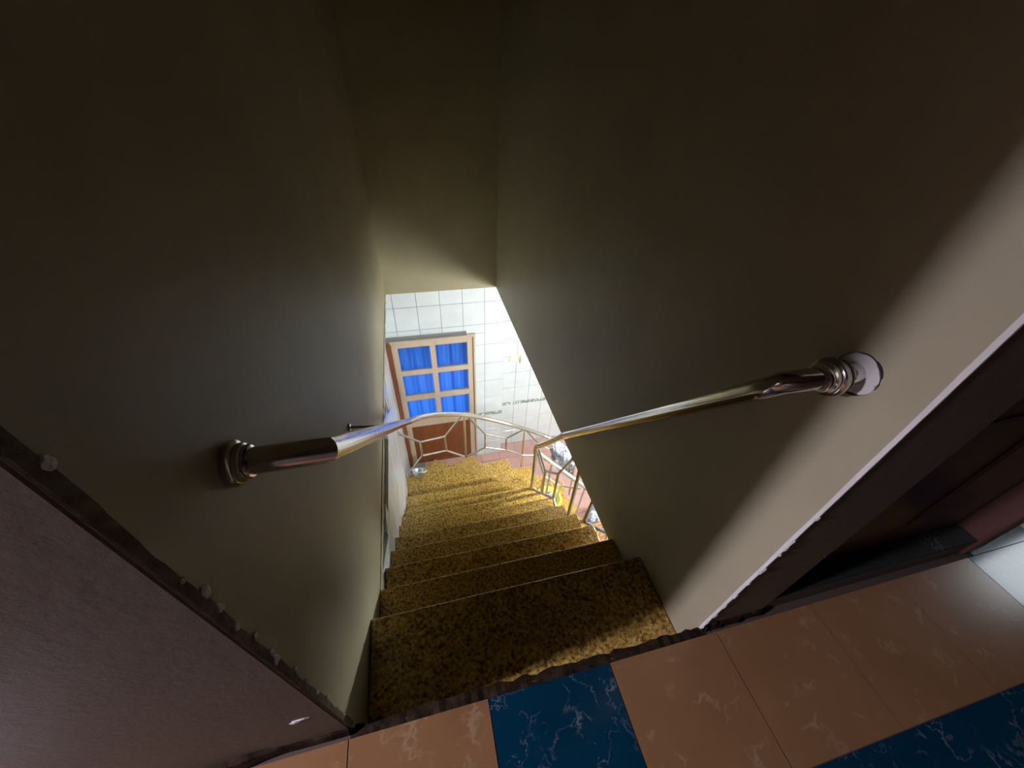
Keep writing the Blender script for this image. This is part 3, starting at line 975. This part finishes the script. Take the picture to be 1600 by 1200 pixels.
# crate with folded cloths and a bucket on the lower floor
cr = empty('crate', (2.36, 2.03, ZF))
tag(cr, 'orange slatted wooden crate on the pink floor', 'crate')
for k in range(4):
    z0 = 0.01 + 0.085 * k
    for s in (-1, 1):
        box('slat', -0.19, 0.19, s * 0.14 - 0.008, s * 0.14 + 0.008, z0, z0 + 0.065, M_orange, cr, 0.002)
        box('slat', s * 0.19 - 0.008, s * 0.19 + 0.008, -0.13, 0.13, z0, z0 + 0.065, M_orange, cr, 0.002)
for sx in (-1, 1):
    for sy in (-1, 1):
        box('corner_post', sx * 0.17 - 0.015, sx * 0.17 + 0.015, sy * 0.12 - 0.012, sy * 0.12 + 0.012, 0, 0.345, M_orange, cr, 0.002)
for k in range(5):
    box('top_slat', -0.19, 0.19, -0.14 + 0.058 * k, -0.09 + 0.058 * k, 0.345, 0.357, M_orange, cr, 0.002)
cr.rotation_euler = (0, 0, 0.25)
rag('cloth_bundle', (2.32, 2.10, ZF + 0.357), 0.15, 0.11, 0.12, M_cloth, 8, 'pale blue cloth bundle on the orange crate', 'cloth')
bk = lathe('bucket', [(0.085, 0.0), (0.09, 0.003), (0.115, 0.24), (0.122, 0.243), (0.122, 0.252), (0.110, 0.252), (0.086, 0.01), (0.002, 0.008)], M_white, None, 30, (0, 0, 0), 'Z', False)
bk.location = (2.70, 1.86, ZF)
tag(bk, 'white plastic bucket on the pink floor beside the orange crate', 'bucket')

# little tin bowl tipped on its side at the outer edge of a winder
ds = empty('bowl', (0.115, 2.20, -RISE * 10 + 0.048)); tag(ds, 'small tin bowl with white rim on the winding step by the left wall', 'bowl')
lathe('shell', [(0.030, -0.030), (0.045, -0.027), (0.066, 0.0), (0.070, 0.030), (0.067, 0.030), (0.062, 0.0), (0.042, -0.022), (0.002, -0.025)], M_tin, ds, 30, (0, 0, 0), 'Z', False)
lathe('rim', [(0.069, 0.027), (0.075, 0.029), (0.075, 0.034), (0.066, 0.033)], M_enamel, ds, 30, (0, 0, 0), 'Z', False)
ds.rotation_euler = (math.radians(-38), 0, math.radians(-20))

# wall switch and socket
sw = empty('switch_plate', (1.505, YF2, -1.765)); tag(sw, 'ivory light switch plate on the white tiled wall', 'switch')
box('plate', -0.055, 0.055, -0.010, 0.0, -0.06, 0.06, M_cplast, sw, 0.003, 2)
box('rocker', -0.018, 0.018, -0.016, -0.009, -0.026, 0.026, M_white, sw, 0.003, 2)
so = empty('socket_plate', (1.625, YF2, -1.735)); tag(so, 'ivory socket beside the switch with a plug in it', 'socket')
box('plate', -0.055, 0.055, -0.010, 0.0, -0.05, 0.06, M_cplast, so, 0.003, 2)
box('plug', -0.022, 0.022, -0.045, -0.009, -0.105, 0.0, M_cplast, so, 0.005, 2)

# fluorescent lamp under the lower ceiling: fixture, tube and its light
lx, ly, lz = 2.20, 1.05, ZB - 0.30
lp = empty('hanging_lamp', (lx, ly, lz)); tag(lp, 'white fluorescent batten lamp hung under the lower room ceiling', 'lamp')
box('body', -0.62, 0.62, -0.03, 0.03, -0.05, 0.0, M_white, lp, 0.004)
for e in (-0.45, 0.45):
    tube('hanging_rod', [(e, 0, -0.005), (e, 0, 0.282)], 0.006, M_alu, lp, 8)
box('end_cap', -0.63, -0.60, -0.02, 0.02, -0.13, -0.05, M_white, lp, 0.003)
box('end_cap', 0.60, 0.63, -0.02, 0.02, -0.13, -0.05, M_white, lp, 0.003)
tube('lamp_tube', [(-0.60, 0, -0.10), (0.60, 0, -0.10)], 0.018, M_tube, lp, 14)

# pendant lamp in the hall, out of the picture; shade added to cut its light
M_bulb = mat('lamp_bulb', (1, 1, 1), 0.4)
_b = M_bulb.node_tree.nodes['Principled BSDF']
_b.inputs['Emission Color'].default_value = (0.80, 0.765, 1.0, 1); _b.inputs['Emission Strength'].default_value = BULB
sx, sy, sz = -2.88, -0.295, 2.15
sc = empty('pendant_lamp', (sx, sy, CEIL)); tag(sc, 'pendant lamp in the upper hall, wide dark shade added to block its light above', 'lamp')
dz = sz - CEIL
lathe('ceiling_rose', [(0.05, 0.0), (0.05, -0.015), (0.012, -0.03)], M_white, sc, 24)
tube('cord', [(0, 0, -0.02), (0, 0, dz + 0.2)], 0.004, M_dark, sc, 8)
lathe('shade', [(0.022, dz + 0.22), (0.04, dz + 0.20), (0.275, dz - 0.055), (0.271, dz - 0.055), (0.038, dz + 0.19), (0.020, dz + 0.21)], M_dkwood, sc, 32, (0, 0, 0), 'Z', False)  # added to keep the bulb's light off the upper shaft walls
lathe('bulb', [(0.003, dz - 0.10)] + [(0.10 * math.sin(math.pi * k / 12), dz - 0.10 * math.cos(math.pi * k / 12)) for k in range(1, 12)] + [(0.015, dz + 0.11), (0.015, dz + 0.17)], M_bulb, sc, 24)
